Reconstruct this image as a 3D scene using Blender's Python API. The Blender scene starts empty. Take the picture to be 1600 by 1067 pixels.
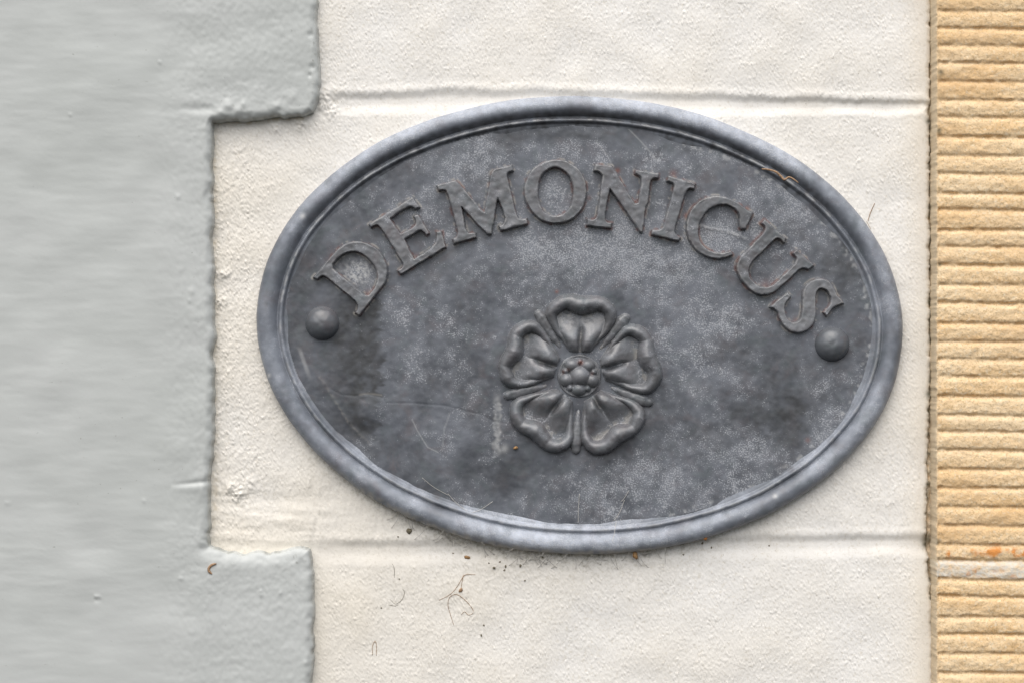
import bpy, math, random
import numpy as np
from mathutils import Vector

# ------------------------------------------------------------------ camera, sky, sun, exposure
S = 0.00033            # metres per photo pixel on the white wall's plane
D = 1.30               # camera distance to that plane
scene = bpy.context.scene
col = scene.collection
cam_data = bpy.data.cameras.new("camera")
cam = bpy.data.objects.new("camera", cam_data)
col.objects.link(cam)
cam.location = (0, -D, 0)
cam.rotation_euler = (math.radians(90), 0, 0)
cam_data.sensor_width = 36.0
cam_data.lens = 36.0 * D / (1600 * S)
cam_data.clip_start = 0.01
cam_data.clip_end = 200.0
scene.camera = cam

SUN_EL, SUN_AZ = math.radians(58), math.radians(-14)   # azimuth from the wall's normal, towards -x
world = bpy.data.worlds.new("World")
scene.world = world
world.use_nodes = True
wn = world.node_tree
sky = wn.nodes.new("ShaderNodeTexSky")
sky.sky_type = 'NISHITA'
sky.sun_disc = False
sky.sun_elevation = SUN_EL
sky.sun_rotation = math.pi - SUN_AZ
sky.air_density = 1.0
sky.dust_density = 3.0
sky.ozone_density = 1.0
bg = wn.nodes["Background"]
bg.inputs["Strength"].default_value = 0.09
overcast = wn.nodes.new("ShaderNodeHueSaturation")        # thin cloud: the same sky, greyed
overcast.inputs["Saturation"].default_value = 0.45
wn.links.new(sky.outputs[0], overcast.inputs["Color"])
wn.links.new(overcast.outputs[0], bg.inputs[0])

sun_data = bpy.data.lights.new("sun", 'SUN')
sun_data.energy = 1.5
sun_data.angle = math.radians(80)
sun_data.color = (1.0, 0.97, 0.93)
sun = bpy.data.objects.new("sun", sun_data)
col.objects.link(sun)
sdir = Vector((math.sin(SUN_AZ) * math.cos(SUN_EL), -math.cos(SUN_AZ) * math.cos(SUN_EL), math.sin(SUN_EL)))
sun.rotation_euler = (-sdir).to_track_quat('-Z', 'Y').to_euler()
sun.location = sdir * 5

scene.view_settings.view_transform = 'Standard'
scene.view_settings.look = 'None'
scene.view_settings.exposure = 0.83
scene.view_settings.gamma = 1.0
scene.view_settings.use_curve_mapping = False

# ------------------------------------------------------------------ helpers
rng = np.random.default_rng(7)
random.seed(7)

class Field:
    """band-limited random field over the photo plane (pixels), std 1"""
    def __init__(self, lo, hi, seed, step=1.6, ax=1.0, ay=1.0):
        self.u0, self.v0, self.step = -260.0, -260.0, step
        nx, ny = int(2120 / step), int(1600 / step)
        r = np.random.default_rng(seed)
        F = np.fft.rfft2(r.standard_normal((ny, nx)))
        fy = np.fft.fftfreq(ny, step)[:, None] * ay
        fx = np.fft.rfftfreq(nx, step)[None, :] * ax
        f = np.sqrt(fx * fx + fy * fy) + 1e-9
        w = np.exp(-(f * lo) ** 2) * (1 - np.exp(-(f * hi) ** 2)) / f
        a = np.fft.irfft2(F * w, s=(ny, nx))
        self.a = (a / a.std()).astype(np.float32)
    def __call__(self, u, v):
        ny, nx = self.a.shape
        x = np.clip((u - self.u0) / self.step, 0, nx - 1.001)
        y = np.clip((v - self.v0) / self.step, 0, ny - 1.001)
        i, j = x.astype(int), y.astype(int)
        fx, fy = x - i, y - j
        a = self.a
        return (a[j, i] * (1 - fx) * (1 - fy) + a[j, i + 1] * fx * (1 - fy)
                + a[j + 1, i] * (1 - fx) * fy + a[j + 1, i + 1] * fx * fy)

def ss(e0, e1, x):
    t = np.clip((x - e0) / (e1 - e0), 0, 1)
    return t * t * (3 - 2 * t)

def bump1(x, c, w):
    return np.exp(-((x - c) / w) ** 2)

def smax(a, b, k):
    h = np.clip(0.5 + 0.5 * (a - b) / k, 0, 1)
    return b + (a - b) * h + k * h * (1 - h)

def W(u, v, h, h0):
    """photo pixel (seen at nominal height h0 px above the wall) + height h px -> metres"""
    k = (D - h0 * S) / D
    return np.stack([(u - 800) * S * k, -h * S, (533.5 - v) * S * k], -1)

def tag(o, label, cat, group=None):
    o["label"] = label; o["category"] = cat
    if group: o["group"] = group
    return o

def empty(name, loc):
    o = bpy.data.objects.new(name, None)
    o.empty_display_size = 0.01
    o.location = loc
    col.objects.link(o)
    return o

def mesh_obj(name, V, F, mat, parent=None, attrs=None, origin=None, normals=None):
    """V (n,3) world metres, F (m,4) or (m,3) ints -> one smooth mesh object"""
    V = np.asarray(V, np.float64)
    F = np.asarray(F, np.int32)
    if parent is not None:
        p, off = parent, Vector((0, 0, 0))
        while p is not None:
            off += p.location; p = p.parent
        base = np.array(off)
        loc = (0, 0, 0)
    else:
        base = np.array(origin if origin is not None else V.mean(0))
        loc = tuple(base)
    m = bpy.data.meshes.new(name)
    m.vertices.add(len(V)); m.vertices.foreach_set("co", (V - base).astype(np.float32).ravel())
    n = F.shape[1]
    m.loops.add(F.size); m.loops.foreach_set("vertex_index", F.ravel())
    m.polygons.add(len(F))
    m.polygons.foreach_set("loop_start", np.arange(0, F.size, n, dtype=np.int32))
    m.polygons.foreach_set("use_smooth", np.ones(len(F), bool))
    m.update(calc_edges=True)
    m.validate()
    for k, a in (attrs or {}).items():
        at = m.attributes.new(k, 'FLOAT', 'POINT')
        at.data.foreach_set("value", np.asarray(a, np.float32).ravel())
    if normals is not None: m.normals_split_custom_set_from_vertices(normals.tolist())
    m.materials.append(mat)
    o = bpy.data.objects.new(name, m)
    o.location = loc
    col.objects.link(o)
    if parent is not None: o.parent = parent
    return o

def grid_mesh(name, U, V, H, keep, h0, mat, parent=None, attrs=None, skirt=None, own_normals=False):
    """height field over a (ny,nx) grid; keep (ny-1,nx-1) selects the quads of this piece"""
    ny, nx = U.shape
    idx = np.arange(ny * nx).reshape(ny, nx)
    q = np.stack([idx[:-1, :-1], idx[1:, :-1], idx[1:, 1:], idx[:-1, 1:]], -1)[keep]
    P = W(U.ravel(), V.ravel(), H.ravel(), h0)
    used, inv = np.unique(q, return_inverse=True)
    q = inv.reshape(q.shape)
    P = P[used]
    A = {k: np.broadcast_to(a, U.shape).ravel()[used] for k, a in (attrs or {}).items()}
    NN = None
    if own_normals:                                           # normals of the whole sheet, so that its pieces meet without a seam
        gv, gu = np.gradient(H, V[:, 0], U[0])
        NN = np.stack([-gu, -np.ones_like(gu), gv], -1).reshape(-1, 3)[used]
        NN /= np.linalg.norm(NN, axis=1)[:, None]
    if skirt is not None:
        e = np.concatenate([q[:, [0, 1]], q[:, [1, 2]], q[:, [2, 3]], q[:, [3, 0]]])
        key = np.sort(e, 1)
        kk = key[:, 0].astype(np.int64) * len(P) + key[:, 1]
        _, first, cnt = np.unique(kk, return_index=True, return_counts=True)
        b = e[first[cnt == 1]]
        bu, binv = np.unique(b, return_inverse=True)
        binv = binv.reshape(b.shape)
        P2 = P[bu].copy(); P2[:, 1] = -skirt * S
        n0 = len(P)
        P = np.concatenate([P, P2])
        if NN is not None: NN = np.concatenate([NN, NN[bu]])
        for k in A: A[k] = np.concatenate([A[k], A[k][bu]])
        q = np.concatenate([q, np.stack([b[:, 1], b[:, 0], binv[:, 0] + n0, binv[:, 1] + n0], -1)])
    return mesh_obj(name, P, q, mat, parent, A, normals=NN)

def loop_pts(pts, off=(0, 0), sc=1.0):
    """closed outline; a third value 1 marks a corner, runs without corners are Catmull-Rom curves"""
    P = [((p[0] / sc + off[0]), (p[1] / sc + off[1]), len(p) > 2) for p in pts]
    n = len(P)
    corners = [i for i in range(n) if P[i][2]]
    out = []
    def cr(a, b, c, d, k):
        r = []
        for t in np.linspace(0, 1, k, endpoint=False):
            r.append(tuple(0.5 * (2 * b[j] + (c[j] - a[j]) * t + (2 * a[j] - 5 * b[j] + 4 * c[j] - d[j]) * t * t
                                  + (3 * b[j] - a[j] - 3 * c[j] + d[j]) * t ** 3) for j in (0, 1)))
        return r
    if not corners:
        for i in range(n):
            out += cr(P[i - 1], P[i], P[(i + 1) % n], P[(i + 2) % n], 5)
        return np.array(out)
    for a, b in zip(corners, corners[1:] + [corners[0] + n]):
        run = [P[i % n] for i in range(a, b + 1)]
        if len(run) == 2:
            out.append(run[0][:2]); continue
        ext = [run[0]] + run + [run[-1]]
        for i in range(len(run) - 1):
            out += cr(ext[i], ext[i + 1], ext[i + 2], ext[i + 3], 5)
    return np.array(out)

def sdf(loops, U, V):
    """signed distance in pixels, positive inside (even-odd over all loops)"""
    x, y = U.ravel(), V.ravel()
    d2 = np.full(x.shape, 1e18); inside = np.zeros(x.shape, bool)
    for L in loops:
        for (x0, y0), (x1, y1) in zip(L, np.roll(L, -1, 0)):
            dx, dy = x1 - x0, y1 - y0
            t = np.clip(((x - x0) * dx + (y - y0) * dy) / (dx * dx + dy * dy + 1e-12), 0, 1)
            d2 = np.minimum(d2, (x - x0 - t * dx) ** 2 + (y - y0 - t * dy) ** 2)
            if y0 != y1:
                c = ((y0 > y) != (y1 > y)) & (x < dx * (y - y0) / dy + x0)
                inside ^= c
    d = np.sqrt(d2)
    return np.where(inside, d, -d).reshape(U.shape)

def sweep(P, R, sides=8):
    """tube of radius R[i] round the points P (metres), closed ends"""
    P = np.asarray(P, float); n = len(P)
    T = np.gradient(P, axis=0); T /= np.linalg.norm(T, axis=1)[:, None] + 1e-12
    up = np.array([0.3, -1.0, 0.2])
    N = np.cross(T, up); N /= np.linalg.norm(N, axis=1)[:, None] + 1e-12
    B = np.cross(T, N)
    R = np.broadcast_to(np.asarray(R, float), (n,))
    a = np.linspace(0, 2 * math.pi, sides, endpoint=False)
    V = (P[:, None] + R[:, None, None] * (np.cos(a)[None, :, None] * N[:, None] + np.sin(a)[None, :, None] * B[:, None])).reshape(-1, 3)
    F = []
    for i in range(n - 1):
        for j in range(sides):
            k = (j + 1) % sides
            F.append((i * sides + j, i * sides + k, (i + 1) * sides + k, (i + 1) * sides + j))
    V = np.concatenate([V, P[:1], P[-1:]])
    c0, c1 = n * sides, n * sides + 1
    for j in range(0, sides, 2):
        F.append((c0, (j + 2) % sides, j + 1, j))
        o = (n - 1) * sides
        F.append((c1, o + j, o + j + 1, o + (j + 2) % sides))
    return V, np.array(F)

def smooth_path(pts, k=6):
    P = [np.array(p, float) for p in pts]
    ext = [P[0]] + P + [P[-1]]
    out = []
    for i in range(len(P) - 1):
        a, b, c, d = ext[i:i + 4]
        for t in np.linspace(0, 1, k, endpoint=False):
            out.append(0.5 * (2 * b + (c - a) * t + (2 * a - 5 * b + 4 * c - d) * t * t + (3 * b - a - 3 * c + d) * t ** 3))
    out.append(P[-1])
    return np.array(out)

# ------------------------------------------------------------------ materials
def new_mat(name):
    m = bpy.data.materials.new(name); m.use_nodes = True
    nt = m.node_tree
    return m, nt, nt.nodes["Principled BSDF"]

class NT:
    def __init__(s, nt):
        s.nt = nt
        s.co = nt.nodes.new("ShaderNodeTexCoord").outputs["Object"]
    def attr(s, n):
        a = s.nt.nodes.new("ShaderNodeAttribute"); a.attribute_name = n
        return a.outputs["Fac"]
    def noise(s, scale, detail=4, rough=0.55, stretch=None, seed=0.0, dist=0.0):
        n = s.nt.nodes.new("ShaderNodeTexNoise")
        n.inputs["Scale"].default_value = scale; n.inputs["Detail"].default_value = detail
        n.inputs["Roughness"].default_value = rough; n.inputs["Distortion"].default_value = dist
        mp = s.nt.nodes.new("ShaderNodeMapping")
        mp.inputs["Location"].default_value = (seed, seed * 1.7, seed * 0.6)
        if stretch: mp.inputs["Scale"].default_value = stretch
        s.nt.links.new(s.co, mp.inputs[0]); s.nt.links.new(mp.outputs[0], n.inputs["Vector"])
        return n.outputs["Fac"]
    def put(s, sock, v):
        if hasattr(v, "is_output"): s.nt.links.new(v, sock)
        else: sock.default_value = v
    def math(s, op, a, b=0.0, clamp=False):
        n = s.nt.nodes.new("ShaderNodeMath"); n.operation = op; n.use_clamp = clamp
        s.put(n.inputs[0], a); s.put(n.inputs[1], b)
        return n.outputs[0]
    def ramp(s, x, a, b, lo=0.0, hi=1.0):
        n = s.nt.nodes.new("ShaderNodeMapRange"); n.interpolation_type = 'SMOOTHSTEP'
        s.put(n.inputs["Value"], x); s.put(n.inputs["From Min"], a); s.put(n.inputs["From Max"], b)
        s.put(n.inputs["To Min"], lo); s.put(n.inputs["To Max"], hi)
        return n.outputs[0]
    def mix(s, f, a, b):
        n = s.nt.nodes.new("ShaderNodeMix"); n.data_type = 'RGBA'
        s.put(n.inputs["Factor"], f)
        for i, v in ((6, a), (7, b)):
            if isinstance(v, tuple): v = (*v, 1.0)
            s.put(n.inputs[i], v)
        return n.outputs[2]
    def bump(s, h, dist, strength=1.0, prev=None):
        n = s.nt.nodes.new("ShaderNodeBump")
        n.inputs["Distance"].default_value = dist; n.inputs["Strength"].default_value = strength
        s.put(n.inputs["Height"], h)
        if prev is not None: s.nt.links.new(prev, n.inputs["Normal"])
        return n.outputs[0]

def make_white():
    m, nt, b = new_mat("white_masonry_paint"); t = NT(nt)
    c = t.mix(t.ramp(t.noise(9, 3), .35, .7), (0.835, 0.808, 0.762), (0.805, 0.772, 0.715))
    c = t.mix(t.attr("cream"), c, (0.80, 0.745, 0.65))
    c = t.mix(t.math('MULTIPLY', t.ramp(t.noise(160, 5, .65), .52, .72), 0.14), c, (0.72, 0.675, 0.59))
    c = t.mix(t.math('MULTIPLY', t.ramp(t.noise(620, 4, .65, seed=14), .52, .68), .6), c, (0.66, 0.61, 0.52))
    c = t.mix(t.attr("ochre"), c, (0.60, 0.50, 0.34))
    grime = t.math('MULTIPLY', t.attr("grime"), t.ramp(t.noise(420, 6, .7, seed=3), .44, .66))
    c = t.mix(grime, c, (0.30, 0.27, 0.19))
    sp = t.math('MULTIPLY', t.ramp(t.noise(700, 2, .5, seed=8), .70, .76), t.ramp(t.noise(25, 3, .6, seed=5), .5, .62))
    c = t.mix(t.math('MULTIPLY', sp, .55), c, (0.25, 0.21, 0.15))
    c = t.mix(t.attr("moss"), c, (0.10, 0.095, 0.06))
    t.put(b.inputs["Base Color"], c); b.inputs["Roughness"].default_value = 0.55
    b.inputs["Specular IOR Level"].default_value = 0.3
    n = t.bump(t.noise(900, 4, .6, seed=1), 0.0004, 0.2)
    n = t.bump(t.noise(330, 4, .6, seed=2), 0.0008, 0.16, n)
    t.put(b.inputs["Normal"], n)
    return m

def make_grey():
    m, nt, b = new_mat("grey_gloss_paint"); t = NT(nt)
    c = t.mix(t.ramp(t.noise(14, 4, .6, stretch=(.6, 1, 1.2)), .3, .7), (0.485, 0.502, 0.480), (0.520, 0.533, 0.515))
    c = t.mix(t.math('MULTIPLY', t.ramp(t.noise(500, 2, .5, seed=4), .72, .78), .5), c, (0.22, 0.22, 0.19))
    c = t.mix(t.attr("grime"), c, (0.20, 0.20, 0.17))
    t.put(b.inputs["Base Color"], c)
    t.put(b.inputs["Roughness"], t.ramp(t.noise(30, 3, .6, stretch=(.25, 1, 1)), .3, .7, .38, .5))
    n = t.bump(t.noise(520, 4, .6, stretch=(.6, 1, 1)), 0.0003, 0.06)
    n = t.bump(t.noise(240, 3, .55, seed=6), 0.0008, 0.04, n)
    t.put(b.inputs["Normal"], n)
    return m

def make_stone():
    m, nt, b = new_mat("buff_sandstone"); t = NT(nt)
    c = t.mix(t.ramp(t.noise(38, 4, .6, stretch=(.5, 1, 1.6)), .3, .7), (0.80, 0.555, 0.30), (0.86, 0.665, 0.425))
    c = t.mix(t.math('MULTIPLY', t.ramp(t.noise(110, 4, .6, stretch=(.5, 1, 1.3), seed=2), .52, .72), .55), c, (0.66, 0.40, 0.165))
    c = t.mix(t.math('MULTIPLY', t.ramp(t.noise(850, 3, .6, seed=1), .49, .66), .55), c, (0.44, 0.30, 0.145))
    c = t.mix(t.math('MULTIPLY', t.ramp(t.noise(700, 3, .6, seed=5), .52, .70), .5), c, (0.84, 0.75, 0.58))
    c = t.mix(t.math('MULTIPLY', t.ramp(t.noise(17, 4, .6, stretch=(.6, 1, 2.2), seed=33), .45, .7), .5), c, (0.66, 0.43, 0.22))
    c = t.mix(t.math('MULTIPLY', t.attr("lime"), t.ramp(t.noise(260, 4, .6, seed=9), .3, .55, .55, 1.0)), c, (0.70, 0.655, 0.57))
    c = t.mix(t.math('MULTIPLY', t.attr("rust"), t.ramp(t.noise(200, 4, .6, seed=11), .42, .58)), c, (0.66, 0.27, 0.075))
    c = t.mix(t.attr("moss"), c, (0.12, 0.105, 0.065))
    c = t.mix(t.math('MULTIPLY', t.attr("margin"), .8), c, (0.60, 0.50, 0.36))
    t.put(b.inputs["Base Color"], c); b.inputs["Roughness"].default_value = 0.85
    b.inputs["Specular IOR Level"].default_value = 0.2
    n = t.bump(t.noise(1000, 3, .6, seed=1), 0.0007, 0.55)
    t.put(b.inputs["Normal"], n)
    return m

def make_lead(name, dark, pale, speck, bloom_col=(0.50, 0.51, 0.53), rough=.45, haze=(0.24, 0.255, 0.285)):
    """weathered lead: base tone, chalky bloom in fine grains driven by the 'bloom' attribute, red primer"""
    m, nt, b = new_mat(name); t = NT(nt)
    c = t.mix(t.ramp(t.noise(28, 6, .65, dist=.4), .36, .64), dark, pale)
    c = t.mix(t.math('MULTIPLY', t.ramp(t.noise(60, 4, .6, seed=7), .5, .75), .45), c, (0.105, 0.095, 0.094))
    c = t.mix(t.math('MULTIPLY', t.ramp(t.noise(95, 5, .65, seed=21, dist=.6), .48, .68), .5), c, (0.098, 0.118, 0.122))
    c = t.mix(t.math('MULTIPLY', t.ramp(t.noise(75, 5, .65, seed=27, dist=.6), .5, .7), .5), c, (0.118, 0.100, 0.105))
    c = t.mix(t.math('MULTIPLY', t.attr("stain_shade"), t.ramp(t.noise(110, 5, .7, seed=31), .25, .6, .45, 1.0)), c, (0.044, 0.045, 0.047))
    bl = t.attr("bloom")
    fine = t.math('ADD', t.math('MULTIPLY', t.noise(1400, 2, .6, seed=2), .84), t.math('MULTIPLY', t.noise(330, 4, .7, seed=12), .16))
    thr = t.ramp(bl, 0.0, 1.0, .70, .47)
    grains = t.ramp(t.math('SUBTRACT', fine, thr), -0.02, 0.11)
    soft = t.math('MULTIPLY', t.math('POWER', bl, 1.4), t.ramp(t.noise(150, 6, .75, seed=4), .3, .75, .35, .95))
    c = t.mix(soft, c, haze)
    c = t.mix(t.math('MULTIPLY', grains, speck), c, bloom_col)
    c = t.mix(t.attr("chalk"), c, (0.52, 0.52, 0.51))
    c = t.mix(t.attr("dust"), c, (0.40, 0.375, 0.335))
    c = t.mix(t.attr("primer"), c, (0.19, 0.075, 0.055))
    t.put(b.inputs["Base Color"], c)
    t.put(b.inputs["Roughness"], t.ramp(t.math('ADD', grains, soft), 0, 1.0, rough, .8))
    b.inputs["Metallic"].default_value = 0.0
    b.inputs["Specular IOR Level"].default_value = 0.55
    n = t.bump(grains, 0.0003, 0.35)
    n = t.bump(t.noise(420, 4, .6, seed=3), 0.0004, 0.07, n)
    t.put(b.inputs["Normal"], n)
    return m

def plain(name, c, rough=.7, var=None):
    m, nt, b = new_mat(name); t = NT(nt)
    v = var or tuple(x * .55 for x in c)
    t.put(b.inputs["Base Color"], t.mix(t.ramp(t.noise(1500, 3), .35, .65), c, v))
    b.inputs["Roughness"].default_value = rough
    return m

M_WHITE, M_GREY, M_STONE = make_white(), make_grey(), make_stone()
M_PLATE = make_lead("weathered_lead_plate", (0.062, 0.067, 0.078), (0.132, 0.142, 0.163), 0.55, rough=.31)
M_RELIEF = make_lead("rubbed_lead_relief", (0.116, 0.118, 0.123), (0.172, 0.174, 0.181), 0.6, rough=.26)
M_RIM = make_lead("weathered_lead_rim", (0.118, 0.129, 0.149), (0.185, 0.20, 0.228), 0.55, haze=(0.58, 0.62, 0.70), rough=.42)  # pale blue haze carries sky light painted into the rim's bloom
M_BOSS = make_lead("grey_boss_paint", (0.095, 0.101, 0.11), (0.11, 0.117, 0.127), 0.12, rough=.27)
M_BROWN = plain("dry_stem_brown", (0.40, 0.25, 0.145))
M_TAN = plain("dry_husk_tan", (0.42, 0.24, 0.10))
M_DARK = plain("dark_grit", (0.10, 0.085, 0.055), .8, (0.22, 0.19, 0.13))
M_WEB = plain("grey_cobweb_thread", (0.55, 0.53, 0.49), .6, (0.5, 0.47, 0.42))
M_ORANGE = plain("orange_grit", (0.55, 0.22, 0.06))

# ------------------------------------------------------------------ random fields
N_big = Field(60, 400, 1)
N_mid = Field(9, 60, 2)
N_tex = Field(3.2, 14, 3)
N_lump = Field(7, 26, 4)
N_edge = Field(4, 60, 5)
N_slow = Field(14, 90, 15)
N_strk = Field(3, 40, 6, ax=10.0)
N_strk2 = Field(6, 90, 7, ax=5.0)
N_strk3 = Field(9, 60, 17, ax=4.5)
N_fine = Field(1.2, 5, 8, step=1.2)
N_sand = Field(2.0, 6.0, 16)
N_diag = Field(3, 22, 9)

# ------------------------------------------------------------------ white painted wall
def interp(x, xs, ys): return np.interp(x, xs, ys)

def j1_lip(u): return interp(u, [300, 500, 700, 900, 1117, 1444], [160, 148, 142, 143, 150, 160]) + 0.9 * N_slow(u * .4, u * 0 + 50) + .8 * N_edge(u, u * 0 + 50)
def j1_low(u): return interp(u, [300, 470, 587, 900, 1154, 1444], [196, 190, 181, 181, 184, 181]) + 0.9 * N_slow(u * .4, u * 0 + 400)
def j2_lip(u): return interp(u, [300, 500, 900, 1330, 1444], [842, 845, 842, 835, 835]) + 0.9 * N_slow(u * .4, u * 0 + 700) + .5 * N_edge(u, u * 0 + 700)
def j2_low(u): return interp(u, [300, 490, 600, 1000, 1400], [880, 884, 882, 876, 870]) + 0.9 * N_slow(u * .4, u * 0 + 950)
def white_edge(v):
    return interp(v, [-150, 180, 420, 560, 640, 700, 840, 870, 940, 1030, 1220],
                  [1456, 1453, 1453.5, 1455, 1453, 1450.5, 1448, 1450, 1456, 1459, 1459]) + 0.9 * N_edge(v * 0 + 1450, v)

us = np.arange(306, 1466.1, 2.0); vs = np.arange(-150, 1217.1, 2.0)
U, V = np.meshgrid(us, vs)
L1, B1, L2, B2 = j1_lip(U), j1_low(U), j2_lip(U), j2_low(U)
H = 0.8 * N_big(U, V)
# sandy roller texture, lumpier near the quoins, brushed flatter at the trowelled margin and round the lower joint
lumpy = ss(470, 360, U) * ss(150, 230, V) + 0.8 * bump1(U, 520, 45) * bump1(V, 150, 60)
flat = np.clip(ss(1428, 1442, U) + 0.75 * bump1(V, (L2 + B2) / 2 - 8, 26) * ss(1000, 1100, U) + 0.6 * bump1(V, 800, 40) * ss(700, 560, U) + .9 * ss(-2, 3, V - L1) * ss(2, -4, V - B1) + .9 * ss(-2, 3, V - L2) * ss(2, -4, V - B2), 0, 1)
grit = np.maximum(N_sand(U, V) - .1, 0) - 0.6 * np.maximum(-N_sand(U + 300, V + 90) - 1.3, 0)
amp = (0.55 + 0.5 * ss(-1, 1.2, N_mid(U + 40, V))) * (1 - 0.85 * flat)
H += amp * (0.06 * N_tex(U, V) + 0.54 * grit + .24 * N_fine(U, V)) + 0.10 * N_mid(U, V) * (1 - 0.6 * flat)
H += lumpy * (0.22 * N_lump(U, V) + 0.10 * np.maximum(N_tex(U, V), 0) ** 1.5 + .34 * grit)
# brush drags fanning out below the plaque
drag = ss(640, 780, V) * ss(900, 800, V)
H += drag * 0.2 * Field(2.5, 30, 12, ay=4.0)(U, V)
# joints: sharp upper lip, then a slope back out to the lower edge
def joint(V, L, B, depth):
    t = (V - L) / (B - L)
    prof = np.where(t < -.06, 0, np.where(t > 1, 0, ss(-.06, .30, t) * (1 - ss(.45, 1.05, t))))
    return -depth * prof
def lipbulge(V, L, a): return a * bump1(V, L - 5, 6)
H += joint(V, L1, B1, 3.6) * (0.8 + 0.2 * ss(480, 560, U)) + lipbulge(V, L1, 1.2)
wj2 = ss(480, 560, U)
H += joint(V, L2, B2, 3.0) * (0.35 + 0.65 * wj2) + lipbulge(V, L2, .8) * wj2
H += (1 - wj2) * (-2.0 * bump1(V, 778, 16) + 1.3 * bump1(V, 800, 14) + 1.0 * bump1(V, 840, 16) + .5 * N_strk3(U, V) * bump1(V, 815, 40))
H += -1.0 * bump1(U, 492 + 2 * N_slow(U * 0 + 90, V), 4.5) * ss(730, 770, V) * ss(860, 835, V)
# mortar dabs by the quoin corners
for (cu, cv, r, a) in [(505, 160, 14, 4), (470, 190, 12, 4), (372, 771, 15, 4), (362, 760, 8, 3), (350, 430, 10, 3),
                       (345, 470, 9, 3), (520, 175, 10, 2.5), (392, 752, 8, 2), (430, 200, 9, 2.5), (1446, 172, 8, 2)]:
    H += a * np.exp(-(((U - cu) ** 2 + (V - cv) ** 2) / r ** 2)) * (1 + .35 * N_tex(U, V))
H = np.maximum(H, -14)
# right-hand edge rolls back into the gap beside the sandstone
se = white_edge(V) - U
H -= 3.0 * (1 - ss(0, 7, se)) + np.where(se < 0, -se * 9, 0)
H = np.maximum(H, -40)
ochre = (0.42 * bump1(V, interp(U, [332, 420, 490], [194, 187, 182]), 6) * ss(325, 340, U) * ss(500, 470, U)
         + 0.30 * bump1(U, 336, 5) * ss(190, 210, V) * ss(850, 820, V) + 0.25 * bump1(V, 868, 6) * ss(490, 470, U)) * (0.6 + 0.5 * N_lump(U + 50, V))
ochre = np.clip(ochre + 0.06 * ss(.6, 2, N_lump(U, V + 30)) * lumpy, 0, .6)
# grime hung up on cobwebs round the foot of the plaque
TH = math.radians(2.0); ECU, ECV, EA, EB = 906.0, 508.0, 505.0, 357.0
def ell(U, V, a=EA, b=EB):
    x, y = U - ECU, V - ECV
    xr = x * math.cos(TH) + y * math.sin(TH); yr = -x * math.sin(TH) + y * math.cos(TH)
    return xr, yr, np.sqrt((xr / a) ** 2 + (yr / b) ** 2)
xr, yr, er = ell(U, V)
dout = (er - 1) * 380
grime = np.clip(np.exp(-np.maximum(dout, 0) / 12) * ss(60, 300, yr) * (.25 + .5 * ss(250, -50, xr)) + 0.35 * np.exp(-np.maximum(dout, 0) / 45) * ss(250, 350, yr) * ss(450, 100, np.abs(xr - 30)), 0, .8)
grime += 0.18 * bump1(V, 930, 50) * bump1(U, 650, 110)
moss = np.clip(bump1(se, -1, 4) * (0.35 + 0.5 * N_lump(U, V)), 0, 1) * ss(120, 200, V)
for (cu, cv, r) in [(1451, 190, 5), (1449, 842, 9), (1447, 850, 6), (1452, 615, 6)]:
    moss = np.maximum(moss, 0.95 * np.exp(-((U - cu) ** 2 + (V - cv) ** 2) / r ** 2))
moss = np.clip(moss + 0.5 * ss(0, -4, se), 0, 1)
white_attrs = dict(cream=np.clip(.42 * ss(640, 380, U) * ss(120, 240, V) + .4 * ss(700, 860, V) * ss(1000, 600, U) + .45 * ss(1400, 1440, U) + .15 + .12 * N_big(U, V), 0, 1), ochre=ochre, grime=np.clip(grime, 0, 1), moss=moss)

wall = empty("painted_block_wall", (0, 0.0, -0.30))
tag(wall, "cream white painted block wall with shallow joints behind the oval plaque", "wall")
mu, mv = (U[:-1, :-1] + U[1:, 1:]) / 2, (V[:-1, :-1] + V[1:, 1:]) / 2
c = lambda a: a[:-1, :-1]
top = mv < c(L1); jt1 = (mv >= c(L1)) & (mv < c(B1)); mid = (mv >= c(B1)) & (mv < c(L2))
jt2 = (mv >= c(L2)) & (mv < c(B2)); bot = mv >= c(B2)
infill = mid & (mu < 491); mid &= ~infill
for nm, k in (("block", top), ("block", mid), ("block", bot), ("infill_stone", infill), ("mortar_joint", jt1), ("mortar_joint", jt2)):
    grid_mesh(nm, U, V, H, k, 0, M_WHITE, wall, white_attrs, skirt=-260, own_normals=True)
wall_H = (us, vs, H)
def wall_height(u, v):
    i = int(np.clip(round((u - us[0]) / 2), 0, len(us) - 1)); j = int(np.clip(round((v - vs[0]) / 2), 0, len(vs) - 1))
    return float(H[j, i])

# ------------------------------------------------------------------ grey painted quoins
QH = 25.0
ug = np.concatenate([np.arange(-160, 250, 5.0), np.arange(250, 300, 2.5), np.arange(300, 512, 1.3)])
vg = np.concatenate([np.arange(-150, 130, 2.5), np.arange(130, 215, 1.6), np.arange(215, 820, 2.5), np.arange(820, 930, 1.6), np.arange(930, 1218, 2.5)])
GU, GV = np.meshgrid(ug, vg)
q_out = [np.array([(-400, -400), (494, -400), (494, -10), (496, 60), (498, 125), (496, 160), (489, 176), (470, 180), (420, 183), (380, 187),
                   (350, 190), (333, 193), (331, 230), (331, 400), (334, 520), (332, 600), (333, 665), (328, 740), (326, 800), (323, 842),
                   (326, 853), (355, 863), (385, 865), (430, 863), (448, 857), (468, 855), (481, 860), (486, 880), (487, 910), (489, 970),
                   (486, 1060), (487, 1400), (-400, 1400)], float)]
near = GU > 200
sd = np.full(GU.shape, 200.0)
sd[near] = sdf(q_out, GU[near], GV[near])
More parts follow.
